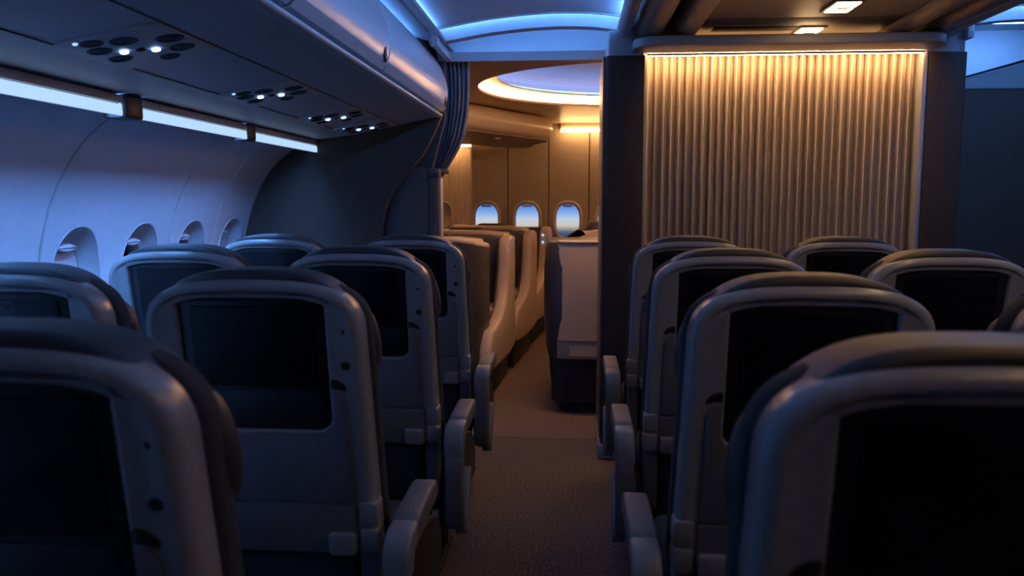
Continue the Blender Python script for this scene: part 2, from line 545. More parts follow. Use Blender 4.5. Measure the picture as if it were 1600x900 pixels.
# ceiling vault over an aisle -----------------------------------------
VA = smooth([(-.72, 2.130), (-.60, 2.150), (-.40, 2.183), (-.15, 2.205), (.05, 2.205), (.20, 2.190), (.283, 2.175)], 4)
def vault(mir=False):
    f = (lambda x: 2*1.06-x) if mir else (lambda x: x)
    sd = 'right' if mir else 'left'
    ce = MB().sheet([(f(x), z) for x, z in VA], [-2.6, 1.0, 2.6, 3.98]).build('ceiling', CEILM)
    struct(ce, 'vaulted %s ceiling panel over the aisle' % ('dark blue' if not mir else 'right hand blue'), 'ceiling')
    # front rib: an arch with thickness
    def arch(dz):
        return [(f(x), z+dz) for x, z in VA]
    rb = MB()
    lo, hi = arch(-.030), arch(.11)
    for y0, y1, bot in ((4.085, 4.16, -.045),):
        lo = arch(bot)
        sec = lo+hi[::-1]
        rb.extrude(sec, y0, y1)
    ro = rb.build('trim_3' if not mir else 'trim_4', CEILM)
    struct(ro, 'curved arch rib above the %s doorway' % sd, 'trim')
    # end edge of the vault
    vb = MB()
    sec = arch(-.004)+arch(.06)[::-1]
    vb.extrude(sec, 3.975, 3.995)
    vb.build('arch_edge', CEILM, ce)
    # cove lamps hidden behind rib and vault edge
    for y0, y1, nm, dz in ((4.062, 4.078, 'a', .034), (4.175, 4.20, 'b', .015)):
        t = empty('cove_light', (f(-.2), y0, 2.25))
        tag(t, 'curved blue cove light %s the %s arch' % ('behind the first edge of' if nm == 'a' else 'hidden beyond the rib of', sd), 'cove light', 'arch cove lights')
        pts = [(f(x)-f(-.2), z+dz-2.25) for x, z in VA][2:-1]
        MB().loft([[(x, 0, z) for x, z in pts], [(x, y1-y0, z) for x, z in pts], [(x, y1-y0, z+.010) for x, z in pts], [(x, 0, z+.010) for x, z in pts], [(x, 0, z) for x, z in pts]], False).build('diffuser', E_ARCH if nm == 'a' else E_ARCH2, t)
    # recess roof and header facing the cabin
    rc = MB()
    hh = [(f(-.72), 2.05), (f(.31), 2.05), (f(.31), 2.40), (f(-.72), 2.40)]
    rc.box(min(f(-.72), f(.31)), max(f(-.72), f(.31)), 4.0, 4.44, 2.36, 2.40, .002)
    r2 = rc.build('ceiling', CEILM)
    struct(r2, 'recessed ceiling pocket above the %s doorway' % sd, 'ceiling')
    # side cheeks
    for xx in (-.66, .255):
        a_, b_ = sorted((f(xx), f(xx+(-.03 if xx < 0 else .03))))
        MB().box(a_, b_, 3.98, 4.44, 2.06, 2.38, .003).build('cheek', CEILM, r2)
    return ce
vault()
vault(True)
hd = MB()
hd.loft([[(x, y, z) for y, z in ((4.44, 2.38), (4.44, 2.108), (4.452, 2.098), (4.475, 2.066), (4.50, 2.066), (4.50, 2.38))] for x in (-.74, .20)], True, True, True)
o = hd.build('trim_5', CEILM)
struct(o, 'blue-lit header panel across the top of the doorway', 'trim')
MB().box(-.74, .20, 4.50, 4.525, 2.068, 2.14, .004).build('edge_strip', FCEIL, o)

# longitudinal cove lamps, lying behind the shelf lip on the left and on top of the centre bin nose on the right
def long_cove(x, z, nx, nz, y0, y1, lab, e):
    t = empty('cove_light', (x, y0, z))
    tag(t, lab, 'cove light', 'aisle cove lights')
    tx, tz = -nz, nx
    q = [(tx*.010, tz*.010), (-tx*.010, -tz*.010), (-tx*.010-nx*.006, -tz*.010-nz*.006), (tx*.010-nx*.006, tz*.010-nz*.006)]
    MB().loft([[(u_, 0, v_) for u_, v_ in q], [(u_, y1-y0, v_) for u_, v_ in q]], True, True, True).build('diffuser', e, t)
    q = [(tx*.011-nx*d, tz*.011-nz*d) for d in (.0065, .009)]+[(-tx*.011-nx*d, -tz*.011-nz*d) for d in (.009, .0065)]
    MB().loft([[(u_, -.004, v_) for u_, v_ in q], [(u_, y1-y0+.004, v_) for u_, v_ in q]], True, True, True).build('housing', CEILM, t)
for mir in (0, 1):
    fx = (lambda x: 2*1.06-x) if mir else (lambda x: x)
    sg = -1 if mir else 1
    y_ = -.1
    a_, b_ = ('right', 'right aisle') if mir else ('left', 'main aisle')
    long_cove(fx(-.668), 2.127, sg*.5, .86, y_, 3.94, 'long blue cove light behind the %s bin shelf lip' % a_, E_COVE)
    long_cove(fx(.258), 2.168, -sg*.8, .6, y_, 3.94, 'long blue cove light on the centre bin nose facing the %s' % b_, E_COVE2)

# passenger service panels under the left bins ------------------------
vents = [(-.031, -.126, .027), (-.053, -.056, .030), (.030, -.092, .032), (-.058, .043, .029), (.021, .001, .014), (.119, -.037, .034), (.102, .056, .032), (.038, .117, .026)]
lampsp = [(-.015, -.013, .0105), (.049, .024, .0105)]
psulab = ['air vent panel with reading lights nearest the camera under the left bin', 'second air vent panel with two lit reading lights', 'third small air vent panel with reading lights', 'farthest air vent panel beside the dark bulkhead']
for (py, lab) in zip((1.98, 2.86, 3.66, 4.19), psulab):
    px = -1.10
    t = empty('service_panel', (px, py, undz(px)))
    t.rotation_euler = (0, -math.atan2(.0385, .2), 0)
    tag(t, lab, 'service panel', 'service panels under the left bins')
    MB().slab(rrect(-.115, .155, -.165, .165, .03), -.006, .004, .003, 2, lambda u_, v_, t_: (u_, v_, t_)).build('plate', BINUND, t)
    for (vx, vy, vr) in vents:
        b = MB()
        rings = []
        for rr, zz in ((vr, -.004), (vr, -.0075), (vr*.92, -.009), (vr*.75, -.0085), (vr*.68, -.0065), (vr*.3, -.0065), (vr*.22, -.008), (vr*.02, -.0085)):
            rings.append([(vx+rr*math.cos(a), vy+rr*math.sin(a), zz) for a in [2*PI*k/24 for k in range(24)]])
        b.loft(rings, True, False, True)
        b.build('air_vent', GROOVE, t)
    for (vx, vy, vr) in lampsp:
        b = MB()
        b.slab(ellipse(vx, vy, vr, vr, 20), -.012, -.006, .002, 2, lambda u_, v_, t_: (u_, v_, t_))
        b.build('reading_lamp', E_READ, t)
    MB().slab(ellipse(-.055, -.152, .006, .006, 12), -.010, -.006, .001, 1, lambda u_, v_, t_: (u_, v_, t_)).build('call_lamp', E_IND, t)

# left bulkhead --------------------------------------------------------
bo = [(-1.95, 0), (-1.00, 0), (-1.05, .6), (-1.056, 1.0), (-1.052, 1.143), (-1.03, 1.26), (-.985, 1.36), (-.91, 1.45), (-.82, 1.55), (-.755, 1.66), (-.715, 1.755), (-.70, 1.80), (-.70, 2.0), (-.80, 2.16), (-.95, 2.35), (-1.95, 2.35)]
b = MB().slab(bo, 4.395, 4.445, .006, 2)
o = b.build('wall_front', BULK)
struct(o, 'dark charcoal bulkhead behind the left window seats with curved edge', 'wall')
b = MB().slab([(-1.10, 0), (-.80, 0), (-.80, 1.47), (-.83, 1.485), (-1.10, 1.485), ], 4.455, 4.51, .006, 2)
b.slab([(-1.06, 1.47), (-.78, 1.47), (-.70, 1.75), (-.70, 2.36), (-1.06, 2.36)], 4.475, 4.505, .004, 1)
o = b.build('wall_front', BULK2)
struct(o, 'dark inner partition panel behind the curved bulkhead edge', 'wall')
b = MB().box(-.80, -.738, 4.45, 4.56, 0, 1.478, .008)
o = b.build('door_1', BULK2)
struct(o, 'dark door jamb post below the tied curtain', 'door')
MB().box(-.805, -.735, 4.447, 4.565, 1.43, 1.482, .006).build('jamb_cap', BULK2, o)
MB().box(-.738, -.730, 4.47, 4.55, .02, 1.43, .002).build('edge_strip', FRAME, o)

# curtain ---------------------------------------------------------------
ct = empty('curtain', (-.65, 4.55, 1.45))
tag(ct, 'dark navy pleated curtain gathered at the left of the doorway', 'curtain')
zs = [2.118, 2.08, 2.0, 1.90, 1.80, 1.72, 1.66, 1.60, 1.54, 1.50, 1.47, 1.44]
xr = [-.582, -.580, -.578, -.580, -.588, -.600, -.612, -.640, -.675, -.70, -.722, -.735]
xl = [-.80, -.80, -.79, -.78, -.78, -.79, -.80, -.81, -.815, -.82, -.815, -.81]
zs2 = smooth(list(zip(zs, xr, xl)), 3)
rings = []
for (z, r_, l_) in zs2:
    row = []
    NF = 9
    for k in range(NF*8+1):
        t = k/(NF*8)
        x = l_+(r_-l_)*t
        amp = .018+.008*math.sin(7*t+2*z)
        ph = 2*PI*NF*t+.6*math.sin(3*t*PI)+.4*math.sin(9*z)
        row.append((x+.65+.006*math.sin(ph*1.0+1.2), amp*math.sin(ph)-(z < 1.6)*0, z-1.45))
    rings.append(row)
rings += [[(x, y+.008, z) for x, y, z in r_] for r_ in rings[::-1]]
b = MB().loft(rings, False)
b.build('cloth', CURT, ct, 80)
MB().box(-.17, .09, -.03, .035, .664, .684, .004).build('header_tape', CURT, ct)
MB().slab(ellipse(-.02, 0, .075, .032, 24), .005, .03, .004, 2, lambda u_, v_, t_: (u_-.10, v_, t_)).build('tie_band', BULK2, ct)
o = MB().box(-.85, .20, 4.52, 4.545, 2.135, 2.155, .004).build('curtain_rail', DARKMET)
tag(o, 'dark curtain rail across the doorway header', 'rail')

# right of the aisle: column, slatted panel, canopy ------------------------
CY = 4.0
c = empty('wall_column', (.25, 4.15, 0))
struct(c, 'dark pillar between the doorway and the slatted panel', 'wall')
MB().slab(rrect(.160, .347, 3.98, 4.46, (.02, .004, .004, .02)), 0, 2.0, .004, 2, lambda u_, v_, t_: (u_-.25, v_-4.15, t_)).build('pillar', BULK, c)
MB().slab(rrect(.148, .1605, 4.0, 4.46, .004), .10, 2.0, .002, 1, lambda u_, v_, t_: (u_-.25, v_-4.15, t_)).build('edge_strip', mat('bronze_edge', (.20, .14, .10), .4, metal=.4), c)
MB().slab(rrect(.172, .347, 4.0, 4.44, .012), 2.0, 2.12, .004, 2, lambda u_, v_, t_: (u_-.25, v_-4.15, t_)).build('pillar_cap', BIN, c)
MB().slab(rrect(.142, .352, 3.955, 4.47, (.04, .01, .01, .02)), 0, .075, .012, 3, lambda u_, v_, t_: (u_-.25, v_-4.15, t_)).build('kick_plate', FRAME, c)
c2 = empty('wall_column', (1.77, 4.15, 0))
struct(c2, 'dark pillar at the right of the slatted panel', 'wall')
MB().slab(rrect(1.682, 1.858, 4.02, 4.46, .005), 0, 2.005, .004, 2, lambda u_, v_, t_: (u_-1.77, v_-4.15, t_)).build('pillar', BULK, c2)
MB().slab(rrect(1.682, 1.852, 4.03, 4.44, .008), 2.005, 2.10, .004, 2, lambda u_, v_, t_: (u_-1.77, v_-4.15, t_)).build('pillar_cap', BIN, c2)
MB().slab(rrect(1.672, 1.864, 4.005, 4.45, .008), 2.10, 2.125, .004, 2, lambda u_, v_, t_: (u_-1.77, v_-4.15, t_)).build('cap_moulding', BIN, c2)

p = empty('slatted_panel', (1.0, 4.08, 0))
tag(p, 'tall taupe slatted feature panel washed by warm light', 'panel')
MB().box(-.66, .67, .055, .085, .05, 2.01, .003).build('backing', mat('slat_backing', (.22, .18, .15), .6), p)
X0, X1, NS = .362, 1.656, 33
pit = (X1-X0)/NS
# one pleat: a softly curved leaf with a proud rounded edge
sec = smooth([(-.0185, .040), (-.017, .012), (-.0125, -.002), (-.007, .004), (.000, .022), (.010, .030), (.0185, .040), (.0185, .050), (-.0185, .050)], 4, True)
sm = MB()
sm.loft([[(x*pit/.037, y, z) for x, y in sec] for z in (.05, .6, 1.2, 1.7, 2.011)], True, True, True)
slat = sm.mesh('slat', SLATM, 60)
for k in range(NS):
    s = link('slat', slat, p)
    s.location = (X0+(k+.5)*pit-1.0, random.uniform(-.003, .003), 0)
    s.rotation_euler = (0, 0, random.uniform(-.06, .06))
    s.scale = (random.uniform(.93, 1.05), random.uniform(.85, 1.1), 1)
for x0, x1 in ((.345, .361), (1.658, 1.681)):
    MB().box(x0-1, x1-1, -.06, .08, .02, 2.01, .004).build('side_frame', FRAME, p)
cn = empty('canopy_shelf', (1.0, 3.95, 2.02))
tag(cn, 'grey round-ended canopy shelf above the slatted panel', 'canopy')
can = []
MB().slab(rrect(.285, 1.700, 3.80, 4.14, (.11, .11, .01, .01), 10), 2.012, 2.056, .006, 3, lambda u_, v_, t_: (u_-1.0, v_-3.95, t_-2.02)).build('shelf', CANOPY, cn)
t = empty('panel_light', (1.0, 3.99, 2.0))
tag(t, 'warm light strip under the canopy over the slatted panel', 'strip light')
MB().box(-.635, .652, .020, .042, .001, .011, .002).build('diffuser', E_SLAT, t)
MB().box(-.64, .657, .014, .018, .000, .011, .001).build('lamp_carrier', CANOPY, t)

t = empty('canopy_uplight', (1.0, 4.02, 2.057))
tag(t, 'warm uplight strip on top of the canopy shelf', 'strip light')
MB().box(-.50, .55, 0, .02, 0, .010, .002).build('diffuser', E_UP, t)
MB().box(-.52, .57, -.03, -.012, 0, .014, .002).build('lamp_shield', CANOPY, t)
# centre bins over the right block ------------------------------------------
def roll(name, prof, y0, y1, material, label, cat, group):
    pr = smooth(prof, 4, True)
    cx = sum(q[0] for q in pr)/len(pr)
    cz = min(q[1] for q in pr)
    t = empty(name, (cx, (y0+y1)/2, cz))
    tag(t, label, cat, group)
    mx = (sum(q[0] for q in pr)/len(pr), sum(q[1] for q in pr)/len(pr))
    rings = []
    for k in range(5):
        a = k/4*PI/2
        s_ = .75+.25*math.sin(a)
        rings.append([(mx[0]+(x-mx[0])*s_-cx, y1-.0-.05*math.sin(0)-(.05*(1-math.cos(a)) if 0 else 0)-.05*math.sin(a)-(y0+y1)/2, mx[1]+(z-mx[1])*s_-cz) for x, z in pr])
    rings.append([(x-cx, y0-(y0+y1)/2, z-cz) for x, z in pr])
    MB().loft(rings, True, True, True).build('body', material, t, 40)
    return t
def mirror(pr):
    return [(2*1.01-x, z) for x, z in pr]
rolls = [('overhead_bin', [(.275, 2.156), (.235, 2.148), (.209, 2.120), (.222, 2.092), (.25, 2.083), (.275, 2.10)], 4.06, 'overhead bin', 'rounded blue-lit bin nose along the %s edge of the centre bins'),
         ('overhead_bin', [(.305, 2.21), (.292, 2.15), (.300, 2.10), (.335, 2.068), (.385, 2.062), (.420, 2.085), (.43, 2.14), (.42, 2.21)], 4.09, 'overhead bin', 'brown rounded overhead bin roll on the %s side above the canopy'),
         ('bin_rail', [(.475, 2.16), (.472, 2.10), (.49, 2.070), (.525, 2.060), (.565, 2.072), (.578, 2.10), (.575, 2.16)], 4.08, 'bin rail', 'slim rounded rail on the %s beside the warm ceiling panel')]
for nm, pr, ye, ct_, lab in rolls:
    roll(nm, pr, -2.6, ye, CENTB if 'brown' in lab or 'slim' in lab else BIN, lab % 'left', ct_, 'centre bin mouldings')
    roll(nm, mirror(pr), -2.6, ye, CENTB if 'brown' in lab or 'slim' in lab else BIN, lab % 'right', ct_, 'centre bin mouldings')
cp = empty('ceiling', (1.01, 2, 2.1))
struct(cp, 'warm brown ceiling panels between the centre bins', 'ceiling')
for (y0, y1) in ((-2.6, -1.2), (-1.2, -.2), (-.2, .8), (.8, 1.75), (1.75, 2.70), (2.70, 3.69), (3.69, 4.14)):
    MB().box(.582-1.01, 1.438-1.01, y0+.003-2, y1-.003-2, 0, .02, .004).build('ceiling_panel', CENTB, cp)
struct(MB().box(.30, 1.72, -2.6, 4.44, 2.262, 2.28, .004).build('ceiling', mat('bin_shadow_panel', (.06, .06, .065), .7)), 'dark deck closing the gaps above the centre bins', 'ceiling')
struct(MB().box(.36, 1.66, 4.145, 4.44, 2.058, 2.25, .01).build('trim_12', CENTB), 'brown end panel closing the centre bins above the canopy', 'trim')
MB().box(.65-1.01, 1.06-1.01, 3.86-2, 3.95-2, -.003, .003, .001, .002).build('air_grille', GROOVE, cp)
for i, y in enumerate((3.96, 3.47, 2.47, 1.97, 1.47, .97, .47, -.03)):
    t = empty('ceiling_lamp', (1.10, y, 2.098))
    tag(t, ['warm rectangular ceiling lamp directly above the canopy', 'warm rectangular ceiling lamp at the top picture edge'][i] if i < 2 else 'warm rectangular ceiling lamp overhead, %s along the row' % ['third', 'fourth', 'fifth', 'sixth', 'seventh', 'eighth', 'ninth', 'tenth', 'eleventh'][i-2], 'ceiling lamp', 'warm ceiling lamps')
    MB().box(-.062, .062, -.105, .105, -.006, .004, .003, .004).build('frame', CENTB, t)
    for s in (-1, 1):
        MB().box(-.047, .047, s*.046-.038, s*.046+.038, -.010, -.004, .002).build('lens', E_CEIL, t)
    MB().box(-.02, .03, -.008, .008, -.013, -.004, .002).build('catch', DARKMET, t)

# right side of the aircraft ---------------------------------------------------
w = MB().box(1.85, 3.9, 5.10, 5.15, 0, 1.97, .004).build('wall_right', RIGHTW)
struct(w, 'dark brown bulkhead at the right picture edge', 'wall')
w = MB().slab([(1.85, 1.972), (3.9, 1.972), (3.9, 2.46), (2.74, 2.14), (2.28, 2.012), (1.85, 1.99)], 5.098, 5.15, .004, 1).build('trim_6', BIN)
struct(w, 'pale blue band above the right bulkhead with sloping top', 'trim')
w = MB().slab([(1.85, 1.992), (2.28, 2.014), (2.74, 2.142), (3.9, 2.462), (3.9, 2.476), (2.74, 2.156), (2.28, 2.028), (1.85, 2.006)], 5.085, 5.15, .002, 1).build('trim_7', GROOVE)
struct(w, 'dark sloping seam above the right bulkhead', 'trim')
w = MB().box(1.85, 3.9, 4.46, 5.6, 2.40, 2.43, .003).build('ceiling', CEILM)
struct(w, 'bright blue ceiling recess over the right aisle', 'ceiling')
w = MB().box(1.85, 3.9, 5.55, 5.6, 1.9, 2.41, .003).build('trim_8', CEILM)
struct(w, 'back face of the right ceiling recess', 'trim')
t = empty('cove_light', (2.45, 5.20, 2.36))
tag(t, 'blue cove light in the ceiling recess of the right aisle', 'cove light', 'arch cove lights')
MB().box(-.45, .45, 0, .05, .02, .034, .004).build('diffuser', E_RIGHT, t)
BPR = [(2*1.06-x, z) for x, z in BPC]
for (a, c, lab) in ((-2.6, 1.0, 'right side overhead bin beside the camera'), (1.0, 3.0, 'right side overhead bin out past the picture edge'), (3.0, 4.98, 'pale rounded bin end at the right picture edge')):
    t = empty('overhead_bin', (2.81, (a+c)/2, 1.79))
    tag(t, lab, 'overhead bin', 'right overhead bins')
    pr = [(x-2.81, z-1.79) for x, z in BPR]
    h = (c-a)/2
    MB().loft([[(x*.985, y, z*.985+.003) for x, z in pr] if e else [(x, y, z) for x, z in pr] for y, e in ((-h+.002, 1), (-h+.01, 0), (h-.01, 0), (h-.002, 1))], True, True, True).build('door', BIN, t, 30)
w = MB().sheet([(2*1.06-x, z) for x, z in UND], [-2.6, 4.98]).build('ceiling_bin_soffit', BINUND)
struct(w, 'grey underside of the right overhead bins', 'soffit')
w = MB().sheet([(2*1.06-x, z) for x, z in sh], [-2.6, 4.46]).build('trim_10', CEILM)
struct(w, 'cove shelf above the right bins', 'trim')
w = MB().sheet([(2*1.06-x, z) for x, z in WP], [-2.6, 5.1]).build('wall_right', LINER)
struct(w, 'right sidewall liner beyond the picture edge', 'wall')
# rear of the cabin and outer skin
w = MB().box(-1.95, 4.1, -2.66, -2.6, 0, 2.7, .002).build('wall_back', LINER)
struct(w, 'partition at the rear of the cabin behind the camera', 'wall')
sk = empty('fuselage_skin', (0, 0, 0))
struct(sk, 'outer fuselage skin above and beside the cabin', 'wall')
for q in ((-2.2, 4.2, -2.7, 9.2, 2.62, 2.68), (4.0, 4.1, -2.7, 9.2, -.1, 2.7), (-2.2, -2.1, -2.7, 9.2, 1.45, 2.7), (-2.2, -2.1, -2.7, 9.2, -.1, .55), (-2.2, 4.2, 8.75, 8.85, 1.6, 2.7), (-2.2, 4.2, 8.75, 8.85, -.1, .55),
          (-2.2, 4.2, -2.8, 9.2, -.12, -.07), (-2.2, -1.9, 4.46, 4.52, -.1, 2.7)):
    MB().box(*q, .002).build('skin_panel', SKIN, sk)

# ================================================================== FORWARD CABIN
# ceiling with the oval recess
ELC, ELA, ELB = (.45, 5.70), 1.10, 1.10
fc = empty('ceiling', (0, 0, 2.08))
struct(fc, 'beige ceiling of the forward cabin with an oval light recess', 'ceiling')
angs = [2*PI*k/120 for k in range(120)]
rect = [(-2.1, 4.585), (1.86, 4.585), (1.86, 8.75), (-2.1, 8.75)]
angs = sorted(angs+[math.atan2(v-ELC[1], u_-ELC[0]) % (2*PI) for u_, v in rect])
def el(s, z):
    return [(ELC[0]+ELA*s*math.cos(a)*1.0, ELC[1]+ELB*s*math.sin(a), z) for a in [math.atan2(math.sin(q)*ELA, math.cos(q)*ELB) for q in angs]]
outer = [(u_, v, 0) for u_, v in star(rect, ELC, angs)]
def mixr(A, B, t):
    return [tuple(a_+(b_-a_)*t for a_, b_ in zip(p_, q_)) for p_, q_ in zip(A, B)]
rings = [outer, mixr(outer, el(1.06, 0), .5), el(1.06, 0), el(1.03, -.004), el(1.005, -.004), el(1.0, .004), el(1.0, .016)]
MB().loft(rings, True).build('ceiling_panel', FCEIL, fc, 30)
MB().loft([el(1.035, .016), el(1.04, .045), el(1.02, .062), el(.90, .066), el(.885, .070), el(.885, .080)], True).build('recess_ring', FCEIL, fc, 30)
MB().loft([el(1.0, .016), el(1.035, .016)], True).build('recess_ledge', FCEIL, fc, 30)
MB().loft([el(.885, .080), el(.985, .082), el(.99, .14), el(.95, .21), el(.80, .25), el(.4, .265), el(.01, .265)], True).build('recess_dome', CEILM, fc, 30)
t = empty('cove_light', (ELC[0], ELC[1], 2.10))
tag(t, 'oval warm cove light around the forward ceiling recess', 'cove light', 'oval cove lights')
def elz(s, z):
    return [(x-ELC[0], y-ELC[1], z) for x, y, _ in el(s, 0)]
MB().loft([elz(1.004, .001), elz(1.022, .001), elz(1.022, .022), elz(1.004, .016), elz(1.004, .001)], True).build('diffuser', E_RING, t)
t = empty('cove_light', (ELC[0], ELC[1], 2.17))
tag(t, 'oval blue cove light deep in the forward ceiling recess', 'cove light', 'oval cove lights')
MB().loft([elz(.93, -.004), elz(.955, -.004), elz(.955, .006), elz(.93, .006), elz(.93, -.004)], True).build('diffuser', E_FWDB, t)

t = empty('slot_light', (-.2, 4.53, 2.10))
tag(t, 'warm downlight slot hidden behind the doorway header', 'slot light')
MB().box(-.04, .36, 0, .05, .004, .012, .001).build('lens', E_SLOT, t)
MB().box(-.33, 1.9, -.03, .06, .014, .03, .001).build('housing', FCEIL, t)
MB().box(-1.9, -.33, -.03, .055, .064, .08, .001).build('housing', FCEIL, t)
# front wall with four windows
FY = 8.30
fwall = empty('wall_front', (0, FY, 0))
struct(fwall, 'beige curved front wall of the forward cabin with windows', 'wall')
def fy(z):
    return FY+.02-.10*max(0, (z-1.15))**1.5*.9-.05*max(0, .9-z)
fwin = [-.885, -.460, -.037, .392, .82, 1.25, -1.31]
fj = [-1.53, -1.10, -.655, -.235, .178, .606, 1.035, 1.50]
for k, x in enumerate(sorted(fwin)):
    x0, x1 = fj[k]+.004, fj[k+1]-.004
    rect = [(x0, .0), (x1, .0), (x1, 2.10), (x0, 2.10)]
    cz = 1.095
    aa = sorted(ANG+[math.atan2(v-cz, u_-x) % (2*PI) for u_, v in rect])
    outer = star(rect, (x, cz), aa)
    h1 = star(ellipse(x, cz, .155, .215, 64, 2.3), (x, cz), aa)
    h2 = star(ellipse(x, cz, .120, .172, 64, 2.6), (x, cz), aa)
    def at(A, B, q, dy):
        return [(a_[0]+(b_[0]-a_[0])*q, fy(a_[1]+(b_[1]-a_[1])*q)+dy-FY, a_[1]+(b_[1]-a_[1])*q) for a_, b_ in zip(A, B)]
    rings = [at(outer, h1, q, .06 if q == 0 else 0) for q in (0, .012, .2, .4, .6, .8, .95, 1.0)]
    rings += [at(h1, h2, .08, -.010), at(h1, h2, .3, -.012), at(h1, h2, .6, -.002), at(h1, h2, 1, .03), at(h1, h2, 1, .07)]
    MB().loft(rings, True).build('sidewall_panel', FWALL, fwall, 32)
for x in fj:
    MB().box(x-.05, x+.05, .075, .09, .0, 2.12, .001).build('joint_backing', GROOVE, fwall)
for k, x in enumerate(sorted(fwin)[1:6]):
    w = empty('window_%d' % (20+k), (x, FY, 1.095))
    struct(w, ['leftmost forward cabin window, its lower edge behind the tan pods', 'middle forward cabin window showing blue sky and horizon', 'rightmost full forward window showing blue sky', 'sliver of a forward window beside the pillar', 'forward window hidden behind the pillar'][k], 'window')
    MB().slab(ellipse(0, 0, .124, .176, 40, 2.6), .075, .083, .001, 1).build('pane', GLASS, w)
    MB().slab(rrect(-.05, .05, .142, .165, .008), .02, .05, .004, 2).build('shade_handle', SHADE, w)
    MB().loft([[(u_, d_, v_) for u_, v_ in ellipse(0, 0, .124+q_, .176+q_, 48, 2.5)] for q_, d_ in ((.0, .045), (.002, .012), (.008, .000), (.018, -.004), (.027, .000), (.031, .012))], True).build('surround', PODB, w, 60)
# warm cove strip on the front wall, right part
t = empty('cove_light', (.25, 8.15, 2.0))
tag(t, 'straight warm cove light above the rightmost forward windows', 'cove light', 'forward wall cove lights')
MB().box(-.36, 1.2, 0, .02, -.012, .012, .003).build('diffuser', E_FWD, t)
w = MB().box(-.12, 1.5, 8.10, 8.145, 1.975, 2.075, .01).build('trim_11', FWALL)
w.location = (0, .075, .035)
struct(w, 'beige valance above the forward cove light', 'trim')
# slanted forward bin, following the taper of the nose
A, B = Vector((-1.42, 5.15, 0)), Vector((-.10, 7.72, 0))
dv = (B-A).normalized()
nv = Vector((dv.y, -dv.x, 0))       # towards the cabin
fb = empty('overhead_bin', (A.x, A.y, 1.86))
tag(fb, 'cream rounded overhead bin in the forward cabin glowing warm', 'overhead bin')
FB = smooth([(-.55, .215), (-.10, .21), (-.03, .195), (.012, .155), (.022, .10), (.0, .045), (-.03, .022), (-.045, .018)], 5)
FB = FB+[(-.55, .018)]
LN = (B-A).length
rings = []
for k in range(13):
    s = k/12
    rings.append((s*(LN-.28), 1.0))
for k in range(1, 9):
    a = k/8*PI/2
    rings.append((LN-.28+.28*math.sin(a), max(.06, math.cos(a))))
rr_ = []
for d, s in rings:
    r_ = []
    for (n_, z) in FB:
        q = dv*d+nv*(n_ if n_ > -.5 else n_)*1.0
        q = dv*d+nv*(-.30+(n_+.30)*s)
        r_.append((q.x, q.y, .11+(z-.11)*(.45+.55*s)))
    rr_.append(r_)
MB().loft(rr_, True, True, True).build('door', FBIN, fb, 35)
UB = [(-.60, .015), (-.04, .015), (-.025, .005), (-.03, -.004), (-.20, -.020), (-.60, -.045)]
rr_ = []
for d, s in rings:
    rr_.append([tuple((dv*d+nv*(-.32+(n_+.32)*s)).to_3d()[:2])+(z,) for (n_, z) in UB])
MB().loft(rr_, True, True, True).build('underside', FWALL, fb, 35)
for d in (1.25, 1.32, 1.95, 2.0):
    q = dv*d+nv*(-.14)
    MB().slab(ellipse(q.x, q.y, .014, .014, 14), -.030, -.016, .002, 1, lambda u_, v_, t_: (u_, v_, t_)).build('reading_spot', FBIN, fb)
# ribbed panel at the left of the forward wall with its lamp
rpn = empty('wall_panel', (-1.2, 7.62, 0))
struct(rpn, 'ribbed beige wall panel at the left of the forward windows', 'wall')
prx = []
NR = 26
for k in range(NR*4+1):
    t_ = k/(NR*4)
    prx.append((-.45+t_*.69, -.004*abs(math.sin(PI*NR*t_))+.09*t_*t_))
MB().loft([[(x, y-.10*max(0, z-1.2)**1.5, z) for x, y in prx] for z in (.02, .6, 1.0, 1.2, 1.4, 1.6, 1.80)], False).build('ribbed_skin', FRIB, rpn, 80)
MB().box(-.45, .24, .10, .14, .02, 1.82, .004).build('backing', FWALL, rpn)
nb = MB()
nb.loft([[(u_, -.012, v_) for u_, v_ in ellipse(-.02, 1.17, .085, .13, 40, 2.4)], [(u_, -.02, v_) for u_, v_ in ellipse(-.02, 1.17, .078, .122, 40, 2.4)], [(u_, -.004, v_) for u_, v_ in ellipse(-.02, 1.17, .06, .10, 40, 2.4)]], True, False, True)
nb.build('blanked_window', FWALL, rpn)
t = empty('cove_light', (-1.2, 7.52, 1.815))
tag(t, 'short warm cove light above the ribbed forward panel', 'cove light', 'forward wall cove lights')
MB().box(-.45, .255, 0, .022, -.010, .008, .003).build('diffuser', E_FWD, t)
# side walls of the forward cabin
w = MB().box(-2.05, -2.0, 4.5, 8.75, 0, 2.1, .002).build('wall_left', FWALL)
struct(w, 'forward cabin sidewall hidden behind the bulkhead', 'wall')
w = MB().box(1.86, 1.90, 4.46, 8.75, 0, 2.42, .002).build('wall_right', FWALL)
struct(w, 'forward cabin right wall hidden behind the slatted panel', 'wall')
w = MB().box(-2.05, -1.5, 8.3, 8.36, 0, 2.1, .002).build('wall_front', FWALL)
struct(w, 'forward cabin corner panel left of the ribbed panel', 'wall')
w = MB().box(1.48, 1.86, 8.3, 8.36, 0, 2.1, .002).build('wall_front', FWALL)
struct(w, 'forward cabin corner panel right of the windows', 'wall')
w = MB().box(.34, 1.86, 4.46, 4.50, 0, 2.36, .002).build('wall_front', FWALL)
struct(w, 'forward side of the bulkhead behind the slatted panel', 'wall')

